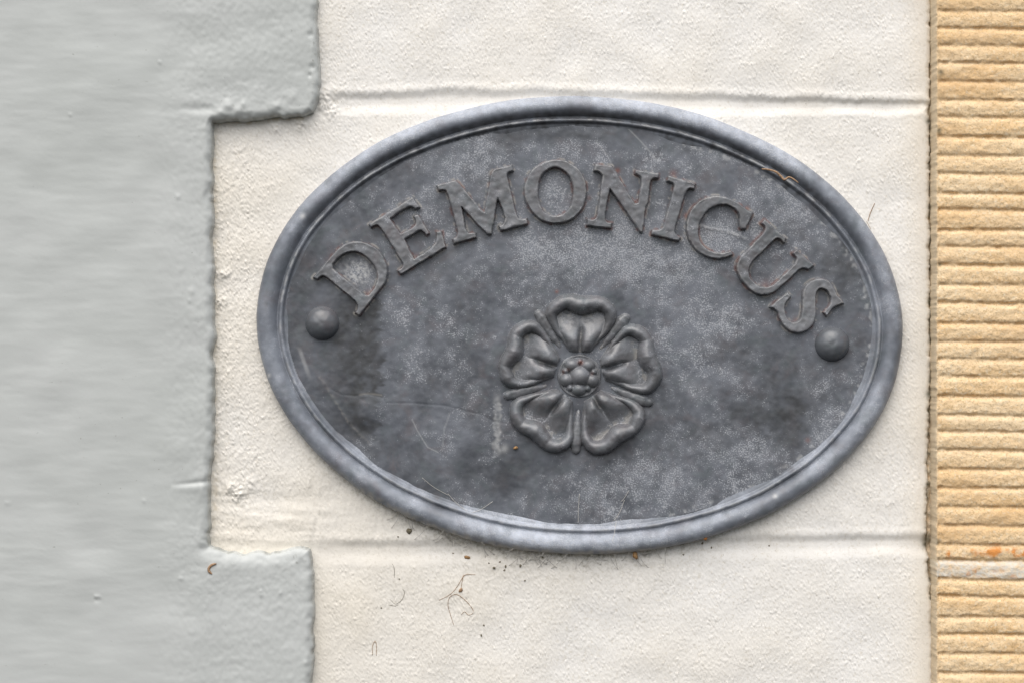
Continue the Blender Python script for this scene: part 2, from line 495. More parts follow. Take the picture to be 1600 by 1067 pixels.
sd = sd + 1.3 * N_slow(GU, GV) * ss(60, 10, np.abs(sd)) + 0.06 * N_lump(GU, GV) * ss(20, 5, np.abs(sd))
R = 16.0
RR = 13 + 13 * ss(846, 858, GV) * ss(915, 892, GV) * ss(484, 470, GU)
DR = 12.0
GH = QH - DR + DR * np.sqrt(np.clip(1 - (1 - np.clip(sd, 0, None) / RR).clip(0, 1) ** 2, 0, 1))
GH -= np.where(sd < 0, -sd * 14, 0)
GH = np.maximum(GH, -12)
damp = ss(0, 14, sd)
GH += damp * (0.085 * N_strk3(GU, GV) + .02 * N_tex(GU, GV) + 0.7 * N_big(GU, GV + 300))
GH += damp * 0.13 * ss(200, 330, GU) * N_lump(GU, GV)
# faint bed lines of the stones beneath the paint, runs, blisters
GH -= 2.2 * bump1(GV, 171 - 0.02 * (330 - GU), 7) * ss(245, 330, GU) * ss(345, 320, GU)
GH -= 2.0 * bump1(GV, 752 + 0.09 * (325 - GU), 3) * ss(262, 300, GU)
GH += 1.2 * bump1(GV, 760 + 0.09 * (325 - GU), 6) * ss(255, 300, GU)
for (cu, cv, r, a) in [(357, 165, 8, 5), (372, 172, 6, 3), (380, 163, 5, 3), (345, 176, 6, 3), (431, 165, 8, 3), (436, 172, 4, -2), (152, 932, 3.5, 3), (152, 936, 3.5, -3),
                       (278, 308, 4, 1.8), (300, 455, 6, 1.5), (407, 923, 3, 2), (408, 929, 3, 2), (438, 926, 3, 1.6), (478, 1035, 4, 2), (250, 98, 2.5, 1.5),
                       (110, 180, 3, 1.2), (296, 470, 3, 1.5), (455, 150, 10, 2), (404, 145, 14, 1.5), (225, 782, 3, 1.3), (12, 785, 3, 1.5), (470, 110, 9, -1.5),
                       (320, 840, 9, 2), (318, 770, 9, 2.5), (283, 903, 4, 2), (488, 105, 5, -4), (484, 118, 3, -3), (486, 55, 5, -4), (470, 880, 8, -1.5), (458, 875, 4, -2)]:
    GH += .6 * a * np.exp(-(((GU - cu) ** 2 + (GV - cv) ** 2) / r ** 2))
ggr = np.clip(bump1(sd, -1, 3.0) * (0.2 + 0.35 * N_lump(GU + 20, GV)), 0, .5)
ggr = np.maximum(ggr, np.clip(0.75 * ss(.7, 2.0, N_tex(GU, GV)) * (bump1(GU, 464, 18) * bump1(GV, 873, 9) + bump1(GU, 488, 7) * bump1(GV, 90, 50) + .6 * bump1(GU, 372, 30) * bump1(GV, 170, 8)), 0, 1))
quoins = empty("grey_painted_quoins", (-0.26, 0.0, -0.30))
tag(quoins, "smooth pale grey painted quoin stones standing proud of the white wall", "quoins")
gmv = (GV[:-1, :-1] + GV[1:, 1:]) / 2
gin = np.maximum.reduce([sd[:-1, :-1], sd[1:, :-1], sd[:-1, 1:], sd[1:, 1:]]) > -4.5
for k in (gmv < 178, (gmv >= 178) & (gmv < 858), gmv >= 858):
    grid_mesh("quoin_stone", GU, GV, GH, gin & k, QH, M_GREY, quoins, dict(grime=ggr), skirt=-200, own_normals=True)

# ------------------------------------------------------------------ tooled sandstone jamb
SH = 42.0
grooves = [17, 44, 71, 98, 127, 156, 183, 214, 243, 272, 302, 328.4, 358.6, 384.8, 413.7, 445.2, 474, 505, 532.8, 559.8, 587.4, 618,
           648.3, 673.7, 702.6, 732.2, 761.5, 791, 820, 850, 874, 905, 931, 963, 990, 1020, 1050]
x = 17
while x > -140: x -= 27.5; grooves.insert(0, x)
x = 1050
while x < 1210: x += 28.5; grooves.append(x)
usn = np.concatenate([np.arange(1459, 1475, 1.0), np.arange(1475, 1764, 2.5)]); vsn = np.arange(-150, 1217, 1.6)
SU, SV = np.meshgrid(usn, vsn)
svv = SV - 0.014 * (SU - 1465) - 0.5 * N_strk2(SU, SV * 0.5 + 100) - 0.3 * N_tex(SU, SV)
gd = np.full(SU.shape, 1e9); gi = np.zeros(SU.shape, int)
for i, g in enumerate(grooves):
    d = svv - g
    m_ = np.abs(d) < np.abs(gd)
    gd = np.where(m_, d, gd); gi = np.where(m_, i, gi)
gdep = np.array([random.uniform(2.2, 4.0) for _ in grooves])[gi] * np.clip(1 + 0.35 * N_mid(SU, SV) + .2 * N_lump(SU, SV), .25, 2)
# cut: steep upper side, gentler lower side, rounded rib between
prof = np.where(gd < 0, np.exp(-(gd / 2.6) ** 2), np.exp(-(gd / 4.4) ** 2))
es = SU - (1463.0 + 0.4 * N_edge(SU * 0 + 1700, SV))
SHt = SH - gdep * prof * ss(.5, 5, es) - 1.2 * np.clip(1 - np.abs(gd) / 13, 0, 1) ** 1.5 * ss(.5, 5, es)
SHt += 0.20 * N_tex(SU, SV) + 0.14 * N_fine(SU, SV) + 0.4 * N_mid(SU, SV)
SHt -= 0.8 * (1 - ss(-1, 2, es)) + np.where(es < 0, -es * 40, 0)
SHt = np.maximum(SHt, -20)
lime = np.clip(ss(872, 877, svv) * ss(904, 899, svv) * (0.85 + 0.3 * N_lump(SU, SV)) - 0.9 * ss(.7, 1.5, N_lump(SU, SV)), 0, 1)
lime = np.maximum(lime, 0.35 * np.clip(bump1(svv, 862, 6) * N_lump(SU + 30, SV), 0, 1))
rust = np.clip(bump1(svv, 861, 8) * (0.7 + 0.8 * N_mid(SU, SV)) + 0.8 * bump1(svv, 893, 6) * ss(.2, 1.2, N_mid(SU + 60, SV)), 0, 1)
smoss = np.zeros(SU.shape)
for (cu, cv, r) in [(1470, 113, 5), (1467, 204, 5), (1464, 846, 4), (1469, 414, 3)]:
    smoss = np.maximum(smoss, .85 * np.exp(-((SU - cu) ** 2 + (SV - cv) ** 2) / r ** 2))
jamb = empty("sandstone_jamb", (0.27, 0.0, -0.30))
tag(jamb, "buff sandstone jamb tooled with close horizontal grooves beside the white wall", "jamb")
o = grid_mesh("tooled_stone", SU, SV, SHt, np.ones((SU.shape[0] - 1, SU.shape[1] - 1), bool), SH, M_STONE, jamb,
              dict(lime=lime, rust=rust, moss=smoss, margin=ss(2.5, -0.5, es)), skirt=-200)
# dirty mortar bed behind the gap between wall and jamb
mb_v = np.arange(-150, 1217, 3.0); mb_u = np.arange(1440, 1468, 2.0)
MU, MV = np.meshgrid(mb_u, mb_v)
MH = -11 + 2.0 * N_lump(MU, MV) + 5 * bump1(MV, 760, 110) * (MU > 1449)
grid_mesh("pointing", MU, MV, MH, np.ones((MU.shape[0] - 1, MU.shape[1] - 1), bool), 0, M_STONE, jamb,
          dict(lime=0 * MU + .5, rust=0 * MU, moss=np.clip(.35 + .3 * N_lump(MU, MV), 0, 1), margin=0 * MU), skirt=-200)

# ------------------------------------------------------------------ the oval plaque
FH = 12.5                                                     # height of its field above the wall, px
plaque = empty("oval_plaque", tuple(W(np.array(ECU), np.array(ECV), np.array(0.0), FH)))
tag(plaque, "oval dark grey lead house plaque with raised name DEMONICUS and a heraldic rose", "plaque")

GLYPHS = {
 'D': ((480, 370), 7.621, [
   [(70,490,1),(290,230,1),(380,138),(490,76),(610,58),(720,80),(830,145),(910,240),(958,350),(960,460),(920,570),(850,660,1),(625,945,1),(570,910,1),
    (602,865),(600,810),(560,760,1),(260,510,1),(210,478),(170,478),(130,512,1)],
   [(310,335,1),(380,260),(460,203),(560,185),(660,215),(740,280),(805,365),(838,455),(830,545),(790,630),(735,697,1),(690,690,1),(318,385,1)]]),
 'E': ((570, 300), 7.621, [
   [(50,390,1),(570,65,1),(665,190,1),(605,218,1),(570,190),(530,186),(490,203,1),(310,325,1),(430,500,1),(560,435,1),(602,390),(605,340),(585,300,1),
    (635,265,1),(775,500,1),(735,527,1),(705,490),(665,465),(610,490,1),(480,570,1),(590,797,1),(770,690,1),(830,620),(852,550),(848,475,1),(920,470,1),
    (970,665,1),(430,995,1),(385,940,1),(440,905),(460,870),(440,830,1),(178,420,1),(150,405),(110,415),(80,440,1)]]),
 'M': ((680, 250), 7.113, [
   [(15,285,1),(230,225,1),(545,585,1),(622,145,1),(660,112),(720,92,1),(850,60,1),(868,128,1),(812,150),(802,185,1),(908,620,1),(925,652),(965,658,1),
    (1020,655,1),(1030,720,1),(725,797,1),(703,735,1),(755,712),(778,655,1),(697,435,1),(630,832,1),(575,837,1),(298,535,1),(342,765,1),(365,808),(405,815,1),
    (450,810,1),(465,870,1),(208,942,1),(185,880,1),(232,855),(248,810,1),(138,375,1),(110,342),(40,348,1)]]),
 'O': ((805, 235), 8.208, [
   [(510,125),(660,150),(800,240),(890,380),(915,540),(890,690),(810,820),(690,910),(530,947),(380,920),(250,840),(155,710),(115,560),(130,400),(210,260),(340,165)],
   [(510,230),(600,255),(680,330),(730,450),(738,570),(715,690),(660,780),(590,825),(500,845),(400,810),(330,720),(300,600),(305,450),(340,340),(420,258)]]),
 'N': ((905, 245), 7.621, [
   [(190,95,1),(390,115,1),(660,565,1),(692,555,1),(732,320,1),(728,262),(705,235),(658,212,1),(665,165,1),(945,205,1),(938,265,1),(880,268),(848,295,1),
    (820,560,1),(790,620,1),(752,915,1),(715,900,1),(365,392,1),(308,680,1),(310,750),(340,785),(392,790,1),(378,860,1),(85,830,1),(95,745,1),(180,745),(212,690,1),
    (272,235,1),(235,190),(168,180,1)]]),
 'I': ((1000, 265), 8.892, [
   [(390,90,1),(775,205,1),(748,292,1),(690,275),(645,310),(612,385,1),(492,800,1),(482,875),(512,920),(568,950,1),(535,1005,1),(148,912,1),(160,840,1),
    (255,838),(312,800),(340,690,1),(468,235,1),(440,195),(368,168,1)]]),
 'C': ((1060, 290), 8.208, [
   [(958,350,1),(860,572,1),(785,562,1),(772,490),(772,405),(735,330),(660,275),(570,255),(460,275),(360,345),(290,450),(255,570),(265,680),(320,780),(410,840),
    (510,865),(600,855),(672,835,1),(697,893,1),(600,932),(490,947),(380,927),(260,867),(170,772),(110,650),(95,530),(120,400),(190,270),(310,175),(430,138),(550,143),
    (660,175),(770,235),(870,312,1)]]),
 'U': ((1135, 330), 7.113, [
   [(420,95,1),(662,310,1),(637,362,1),(595,325),(548,310),(500,352,1),(290,560,1),(250,640),(255,725),(310,800),(400,847),(490,830),(560,780,1),(750,585,1),
    (768,530),(725,475,1),(770,425,1),(967,605,1),(905,657,1),(845,640),(800,660,1),(580,868),(480,925),(380,937),(270,890),(180,800),(117,690),(105,600),(150,510),
    (220,440,1),(405,240,1),(425,190),(373,140,1)]]),
 'S': ((1190, 420), 7.621, [
   [(80,460,1),(300,280,1),(347,335,1),(290,400),(270,480),(290,570),(340,628),(400,637),(450,592),(475,500),(475,380),(485,270),(530,190),(610,135),(700,120),
    (790,150),(850,220),(890,310),(945,370,1),(972,415,1),(850,470),(770,572,1),(720,520,1),(790,440),(812,370),(792,300),(752,255),(700,240),(660,270),(640,340),
    (640,450),(640,560),(612,660),(540,732),(450,767),(350,752),(260,692),(205,600),(180,520),(140,482,1)]]),
}
letters = []
for ch, (off, sc, loops) in GLYPHS.items():
    letters.append((ch, [loop_pts(l, off, sc) for l in loops]))
BOSSES = [(503.6, 505.0, 27.0), (1300.2, 537.5, 27.5)]
RC = (905.0, 587.0); RROT = math.radians(2.2)

# field of the plate
pu = np.arange(ECU - 465, ECU + 465.1, 1.6); pv = np.arange(ECV - 325, ECV + 325.1, 1.6)
PU, PV = np.meshgrid(pu, pv)
px, py, pe = ell(PU, PV, EA - 45, EB - 45)
lsd = np.full(PU.shape, -60.0)
for ch, loops in letters:
    a = np.concatenate(loops)
    m_ = (PU > a[:, 0].min() - 14) & (PU < a[:, 0].max() + 14) & (PV > a[:, 1].min() - 14) & (PV < a[:, 1].max() + 14)
    lsd[m_] = np.maximum(lsd[m_], sdf(loops, PU[m_], PV[m_]))
PH = FH + 0.45 * N_big(PU + 100, PV) + 0.12 * N_mid(PU, PV) + 0.03 * N_tex(PU, PV)
# chalky bloom: map of where it gathers
blob = lambda cu, cv, ru, rv: np.exp(-(((PU - cu) / ru) ** 2 + ((PV - cv) / rv) ** 2))
bloom = 0.40 + 0.12 * N_big(PU * 1.5 - 300, PV * 1.5 - 100) + 0.10 * N_mid(PU + 200, PV)
for (cu, cv, ru, rv, a) in [(560, 428, 26, 22, .75), (868, 296, 24, 32, .55), (1010, 385, 150, 36, .16), (900, 250, 110, 26, .15), (1000, 400, 180, 70, .20), (1180, 330, 120, 90, .22), (760, 250, 160, 45, .22),
                            (930, 240, 40, 45, .25), (1100, 560, 90, 70, .18), (1100, 740, 160, 55, .30), (905, 790, 220, 22, .22), (1010, 420, 70, 35, .2),
                            (1128, 372, 42, 16, .35), (690, 330, 60, 60, .16), (1235, 420, 40, 45, .22), (640, 350, 20, 20, .2), (1300, 620, 26, 90, .22),
                            (545, 600, 80, 120, -.42), (800, 420, 200, 60, .12), (1230, 560, 60, 110, -.16), (980, 680, 120, 40, -.12), (830, 520, 90, 60, .1), (680, 640, 110, 90, -.24), (560, 390, 60, 50, -.05), (470, 430, 40, 90, -.25), (880, 210, 200, 16, -.25),  # last entry thins bloom along the painted shadow under the top rim
                            (1300, 400, 60, 60, -.12), (1230, 640, 50, 60, -.15), (800, 760, 100, 40, -.10), (620, 730, 90, 40, -.1)]:
    bloom += a * blob(cu, cv, ru, rv)
tide = ss(592, 598, PU + 5 * N_edge(PU * 0 + 30, PV) + 0.05 * (PV - 560)) * ss(455, 480, PV) * ss(700, 670, PV) * ss(760, 620, PU)
bloom += 0.20 * tide
bloom += .5 * blob(575, 638, 20, 18)
bloom = np.clip(bloom, 0.02, 1.0)
chalk = np.zeros(PU.shape)
streak = ss(8, 3, np.abs(PU - 777 + 2 * N_edge(PU * 0 + 200, PV))) * ss(605, 630, PV) * ss(716, 706, PV)
chalk += 0.42 * streak * (0.75 + .35 * N_lump(PU, PV))
chalk += 0.5 * np.exp(-((PU - 788) ** 2 + (PV - 700) ** 2) / 40) + 0.40 * blob(560, 425, 22, 17) * (1 + N_tex(PU, PV))
chalk += 0.30 * ss(5, 1, np.abs((PU - 468) - 0.35 * (PV - 545))) * ss(540, 552, PV) * ss(600, 570, PV)
chalk += 0.4 * np.clip(bump1(pe, 0.985, .012) * ss(0.1, 1.3, N_lump(PU, PV)) * (px > 150), 0, 1)
# dried dust line lodged along the foot of the letters, broken
foot = bump1(lsd, -2.0, 1.3) * ss(0.0, 1.0, N_edge(PU + 11, PV))
dust = 0.7 * foot
# crack across the left half, hairline scratches
def near_line(pts, w):
    d = np.full(PU.shape, 1e9)
    for (x0, y0), (x1, y1) in zip(pts[:-1], pts[1:]):
        dx, dy = x1 - x0, y1 - y0
        tt = np.clip(((PU - x0) * dx + (PV - y0) * dy) / (dx * dx + dy * dy), 0, 1)
        d = np.minimum(d, np.hypot(PU - x0 - tt * dx, PV - y0 - tt * dy))
    return np.exp(-(d / w) ** 2)
crack = near_line([(519, 608), (533, 616), (555, 618), (575, 615), (596, 620), (602, 629), (640, 629), (695, 633), (725, 641), (752, 647), (772, 658), (790, 661)], 1.5)
crack2 = near_line([(596, 617), (575, 614), (562, 616)], 1.3)
PH -= 0.35 * crack
PH += 0.4 * near_line([(500, 590), (520, 620), (545, 660), (580, 696)], 4.0) + 3.2 * blob(578, 640, 24, 22)
dust += 0.35 * crack2 + 0.16 * near_line([(500, 590), (520, 620), (545, 660), (580, 696)], 2.2) * (0.7 + .5 * N_tex(PU, PV))
chalk += 0.35 * near_line([(644, 655), (652, 672), (668, 698), (684, 706)], .9) + .25 * near_line([(691, 703), (694, 670), (703, 645)], .9)
chalk += 0.35 * near_line([(982, 202), (1000, 220), (1026, 250)], 1.0) + 0.25 * near_line([(932, 222), (950, 245), (958, 262)], 1.0)
chalk += 0.30 * near_line([(1090, 352), (1110, 358), (1135, 362), (1165, 372)], 3.0) * (0.6 + .5 * N_tex(PU, PV))
PH += 0.8 * near_line([(1090, 352), (1110, 358), (1135, 362), (1165, 374)], 2.0)
reds = ss(840, 900, PU) * ss(1230, 1180, PU)
primer = np.clip(0.62 * bump1(lsd, -1.2, 1.5) * ss(0.9 - .9 * reds, 1.8 - .7 * reds, N_mid(PU, PV + 77)), 0, .6)
for (cu, cv, r, a) in [(965, 267, 4, .8), (993, 317, 4, .9), (1073, 338, 5, .8), (1167, 327, 4, .8), (576, 462, 7, .6), (870, 456, 3, .7), (650, 403, 6, .5), (1244, 503, 6, .5),
                       (1195, 447, 8, .4), (1052, 272, 6, .5), (1262, 687, 4, .5), (920, 310, 4, .4)]:
    primer = np.maximum(primer, a * np.exp(-((PU - cu) ** 2 + (PV - cv) ** 2) / r ** 2) * (lsd < 1.5))
stain_shade = np.zeros(PU.shape)
for (cu, cv, ru, rv, a) in [(552, 540, 46, 105, .85), (560, 690, 36, 40, .7), (478, 440, 26, 60, .45), (1225, 650, 85, 60, .7), (1312, 420, 45, 55, .65), (1080, 690, 120, 34, .45), (700, 560, 50, 90, .22), (1010, 560, 22, 60, .2), (640, 245, 60, 22, .5),
                            (870, 212, 190, 12, .5), (1120, 680, 110, 30, .3), (560, 640, 70, 50, .35), (1180, 560, 60, 60, .25), (1010, 250, 50, 20, .3), (760, 730, 120, 30, .25), (1090, 232, 90, 14, .4)]:  # flat bands just under the top rim are its shadow painted in
    stain_shade = np.maximum(stain_shade, a * blob(cu, cv, ru, rv))
dark_run = ss(600, 591, PU + 4 * N_edge(PU * 0 + 30, PV)) * ss(528, 556, PU) * ss(440, 480, PV) * ss(705, 670, PV)
stain_shade = np.maximum(stain_shade * ss(610, 585, PU + 0 * PV) * (PU < 610) + stain_shade * (PU >= 610), .9 * dark_run)
stain_shade = np.clip(stain_shade * (1 - .8 * tide) * (1 + .25 * N_mid(PU + 15, PV)) - .8 * blob(575, 640, 18, 18), 0, 1)
plate_attrs = dict(stain_shade=stain_shade, bloom=bloom, chalk=np.clip(chalk, 0, .8), dust=np.clip(dust, 0, .7), primer=primer)
ein = np.maximum.reduce([pe[:-1, :-1], pe[1:, :-1], pe[:-1, 1:], pe[1:, 1:]]) < 1.0
grid_mesh("plate", PU, PV, PH, ein, FH, M_PLATE, plaque, plate_attrs)

# rim: rolled edge, fine bead, cove, swept round the ellipse
profile = [(4, -4), (2.2, 2), (0.9, 6), (0.2, 10), (0, 14), (0.5, 18.5), (2.0, 23), (4.4, 27), (8, 30.6), (12.4, 33.0), (17, 33.6), (21.5, 32.6), (25.5, 30.0), (28.6, 26.6),
           (31, 22.6), (32.6, 19.2), (34, 17.6), (35.4, 18.4), (37, 21.4), (39, 23.6), (41.2, 23.4), (43, 21.2), (44.4, 18.2), (46, 16.6), (48, 16.2), (51, 15.4), (55, 14.2), (60, 12)]
pr = smooth_path(profile, 3) * np.array([0.95, 0.78])
NT_ = 900
tt = np.linspace(0, 2 * math.pi, NT_, endpoint=False)
ex, ey = EA * np.cos(tt), EB * np.sin(tt)
nx_, ny_ = np.cos(tt) / EA, np.sin(tt) / EB
nn = np.hypot(nx_, ny_); nx_ /= nn; ny_ /= nn
dd, hh = pr[:, 0][None, :], pr[:, 1][None, :]
X = ex[:, None] - nx_[:, None] * dd; Y = ey[:, None] - ny_[:, None] * dd
RU = ECU + X * math.cos(TH) - Y * math.sin(TH); RV = ECV + X * math.sin(TH) + Y * math.cos(TH)
Hn = np.broadcast_to(hh, RU.shape).copy()
wob = 0.13 * N_mid(RU, RV) + 0.05 * N_lump(RU, RV) + 0.02 * N_tex(RU, RV) + 0.6 * N_big(RU, RV)
# burr left on the lower left edge of the casting
ang = np.degrees(np.arctan2(Y, X))
burr = ss(95, 110, ang) * ss(152, 138, ang) * np.exp(-((dd - 0.0) / 5.0) ** 2) * (0.3 + 0.5 * np.abs(N_tex(RU, RV)))
RU = RU + nx_[:, None] * (wob * .5 + burr * 2.2); RV = RV + ny_[:, None] * (wob * .5 + burr * 2.2)
Hn += wob * ss(-4, 14, Hn)
i0 = np.arange(NT_)[:, None] * len(pr) + np.arange(len(pr) - 1)[None, :]
i1 = (np.roll(np.arange(NT_), -1))[:, None] * len(pr) + np.arange(len(pr) - 1)[None, :]
Fq = np.stack([i0, i0 + 1, i1 + 1, i1], -1).reshape(-1, 4)
rim_shade0 = ss(18, 30, dd) * ss(-10, -40, ang) * ss(-175, -140, ang)  # inner face of the upper roll, turned away from the sky
rim_bloom_light = 0.31 + 0.13 * N_big(RU * 1.3, RV * 1.3) + 0.07 * N_mid(RU + 33, RV)
rim_bloom_light = rim_bloom_light * (1 - .6 * rim_shade0)
rim_bloom_light += 0.5 * ss(50, 80, ang) * ss(145, 115, ang) * ss(2, 10, dd) + 0.46 * ss(-20, -60, ang) * ss(-170, -125, ang) * ss(24, 10, dd)  # sky-facing top outer and bottom inner faces: sky light painted as extra bloom
rim_bloom_light += 0.14 * np.exp(-((ang + 45) / 35) ** 2) * ss(30, 22, dd)
rim_stain_shade = np.clip(.75 * ss(18, 30, dd) * ss(-10, -40, ang) * ss(-175, -140, ang) * (.75 + .35 * N_lump(RU, RV)), 0, 1)  # upper roll's inner face: its shade painted dark, together with dirt
rdust = np.clip(0.85 * np.exp(-((dd - 0.0) / 6.0) ** 2) * ss(60, 80, ang) * ss(155, 130, ang) * (0.7 + .5 * N_lump(RU, RV)), 0, .7)
rchalk = np.clip(0.45 * np.exp(-((dd - 36.5) / 2.2) ** 2) * ss(-.6, 1.2, N_mid(RU + 90, RV)), 0, .5)
for (cu, cv, r) in [(474, 339, 4), (421, 586, 3), (1210, 774, 3)]:
    rchalk = np.maximum(rchalk, .9 * np.exp(-((RU - cu) ** 2 + (RV - cv) ** 2) / r ** 2))
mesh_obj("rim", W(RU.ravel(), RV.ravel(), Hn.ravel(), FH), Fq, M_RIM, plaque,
         dict(stain_shade=rim_stain_shade.ravel(), bloom=np.clip(rim_bloom_light, 0, 1).ravel(), chalk=rchalk.ravel(), dust=rdust.ravel(), primer=np.zeros(RU.size)))

# raised letters
def relief(name, u0, u1, v0, v1, fn, parent, mat, step=1.0, extra=None):
    a = np.arange(u0, u1 + .1, step); b = np.arange(v0, v1 + .1, step)
    A, B = np.meshgrid(a, b)
    h, attrs = fn(A, B)
    k = np.maximum.reduce([h[:-1, :-1], h[1:, :-1], h[:-1, 1:], h[1:, 1:]]) > FH - 2.6
    return grid_mesh(name, A, B, np.maximum(h, FH - 4), k, FH, mat, parent, attrs)

LH = 12.0
for ch, loops in letters:
    a = np.concatenate(loops)
    def fn(A, B):
        s = sdf(loops, A, B) + 0.10 * N_tex(A, B) + .25 * N_edge(A, B)
        x = np.clip((s + 1.2) / 3.0, 0, 1)
        h = FH - 3.5 + (LH + 3.5) * (1 - (1 - x) ** 2.2)
        h = np.where(s < -1.2, FH - 4, h)
        h = h + ss(1, 4, s) * (0.28 * N_mid(A, B) + 0.03 * N_tex(A, B) + .10 * N_lump(A, B)) 
        bl = np.clip(0.30 + 0.13 * N_mid(A + 60, B), 0, 1)
        ridge = bump1(s, 1.6, 1.3) * ss(-.2, 1.2, N_edge(A + 70, B))
        pr_ = np.clip(0.5 * bump1(s, -.6, 1.4) * ss(-.5, 1.1, N_mid(A, B + 77)), 0, .55)
        return h, dict(bloom=bl, chalk=.14 * ridge, dust=.16 * ridge, primer=pr_)
    o = relief("letter", a[:, 0].min() - 5, a[:, 0].max() + 5, a[:, 1].min() - 5, a[:, 1].max() + 5, fn, plaque, M_RELIEF)
    o["label"] = "raised serif capital letter " + ch

# heraldic rose
def rose_local(A, B, ang):
    """radial (outward) and tangential coordinates for the petal whose axis is ang clockwise from up"""
    x, y = A - RC[0], B - RC[1]
    sa, ca = math.sin(ang), math.cos(ang)
    return x * sa - y * ca, x * ca + y * sa

def tube_h(r, t, pts, rad):
    """ridge of round section along pts (t, r); radius varies along it"""
    best = np.full(r.shape, -99.0)
    for (p0, p1, r0, r1) in zip(pts[:-1], pts[1:], rad[:-1], rad[1:]):
        dx, dy = p1[0] - p0[0], p1[1] - p0[1]
        k = np.clip(((t - p0[0]) * dx + (r - p0[1]) * dy) / (dx * dx + dy * dy), 0, 1)
        d = np.hypot(t - p0[0] - k * dx, r - p0[1] - k * dy)
        R_ = r0 + (r1 - r0) * k
        best = np.maximum(best, np.sqrt(np.maximum(R_ * R_ - d * d, 0)) - np.maximum(d - R_, 0) * 2.2)
    return best

def relief_attrs(A, B, h):
    bl = np.clip(0.26 + 0.12 * N_mid(A + 20, B) + .42 * ss(5, .5, h - FH), 0, 1)
    return dict(bloom=bl, chalk=0 * A, dust=np.clip(.5 * bump1(h - FH, .6, 1.1) * ss(-.3, 1.0, N_edge(A, B)), 0, 1), primer=0 * A)

def core_fn(A, B):
    x, y = A - RC[0], B - RC[1]
    r = np.hypot(x, y)
    h = FH - 4 + 6.0 * ss(34.5, 32, r)
    h = smax(h, FH + 3.5 - 0.6 * (r - 31.5) ** 2, .8)
    return h, relief_attrs(A, B, h)
rose = relief("rose", RC[0] - 40, RC[0] + 40, RC[1] - 40, RC[1] + 40, core_fn, plaque, M_RELIEF)
rose["label"] = "raised five petalled heraldic rose"

for i in range(5):
    ang_ = RROT + i * 2 * math.pi / 5
    jj = [random.uniform(-1.5, 1.5) for _ in range(12)]
    path = [(-15, 40), (-27, 57), (-41, 76), (-47 + jj[0], 92 + jj[1]), (-41, 106 + jj[2]), (-24, 115 + jj[3]), (0, 109 + jj[4]), (24, 115 + jj[5]), (41, 106 + jj[6]),
            (47 + jj[7], 92 + jj[8]), (41, 76), (27, 57), (15, 40)]
    pth = smooth_path(path, 14)
    rad = np.interp(np.linspace(0, 1, len(pth)), np.linspace(0, 1, 13), [2.6, 4.0, 6.0, 9.0, 11.0, 11.5 + jj[9], 15.0, 11.5 + jj[10], 11.0, 9.0, 6.0, 4.0, 2.6])
    inner = [np.array([(p[0], p[1]) for p in pth])]
    def petal(A, B):
        r, t_ = rose_local(A, B, ang_)
        w1, w2 = 0.4 * N_mid(A, B), 0.4 * N_mid(A + 90, B + 40)
        r_, tq = r + w1, t_ + w2
        roll = FH + 1.5 + 1.55 * tube_h(r_, tq, pth, rad)
        base = np.where(sdf(inner, tq, r_) > -1, FH + .3, FH - 4)
        # two cheeks of the petal: blunt near the heart, a crease between them, sinking to a pocket under the roll
        wd = np.interp(r_, [34, 40, 57, 76, 92, 106], [15, 17.5, 27, 39, 45, 40])
        xx = np.clip(np.abs(tq) / wd, 0, 1.2)
        cross = np.clip(1 - ((xx - .46) / .56) ** 2, 0, 1) ** .55
        lng = np.clip(1 - ((r_ - 56) / 19.0) ** 2, 0, 1) ** .5 * (r_ < 56) + (r_ >= 56) * (1 - .97 * ss(54, 98, r_))
        crease = 1 - .9 * np.exp(-(tq / 3.4) ** 2) * ss(84, 66, r_)
        lobes = np.where((xx < 1.05) & (r_ > 36.5) & (r_ < 108), FH + .2 + 17.5 * cross * lng * crease, FH - 4.0)
        h = smax(np.maximum(base, lobes), roll, 0.9)
        h = h + 0.12 * N_lump(A + 5, B) + .03 * N_tex(A, B)
        return h, relief_attrs(A, B, h)
    cu, cv = RC[0] + 80 * math.sin(ang_), RC[1] - 80 * math.cos(ang_)
    relief("petal", cu - 70, cu + 70, cv - 70, cv + 70, petal, rose, M_RELIEF, step=.8)
    as_ = ang_ + math.pi / 5
    def sepal(A, B):
        r, t_ = rose_local(A, B, as_)
        pts = [(0, 55), (0, 70), (0.5, 92), (1, 106), (1, 115)]
        h = FH - 1.0 + 0.95 * tube_h(r + .4 * N_mid(A, B), t_ + .4 * N_mid(A, B + 60), pts, [2.5, 5.5, 9, 10, 8])
        h = h - .4 * bump1(t_, 0, 2.5) * ss(75, 90, r) * ss(118, 108, r) + .2 * N_lump(A, B)
        return h, relief_attrs(A, B, h)
    cu, cv = RC[0] + 88 * math.sin(as_), RC[1] - 88 * math.cos(as_)
    relief("sepal", cu - 45, cu + 45, cv - 45, cv + 45, sepal, rose, M_RELIEF)

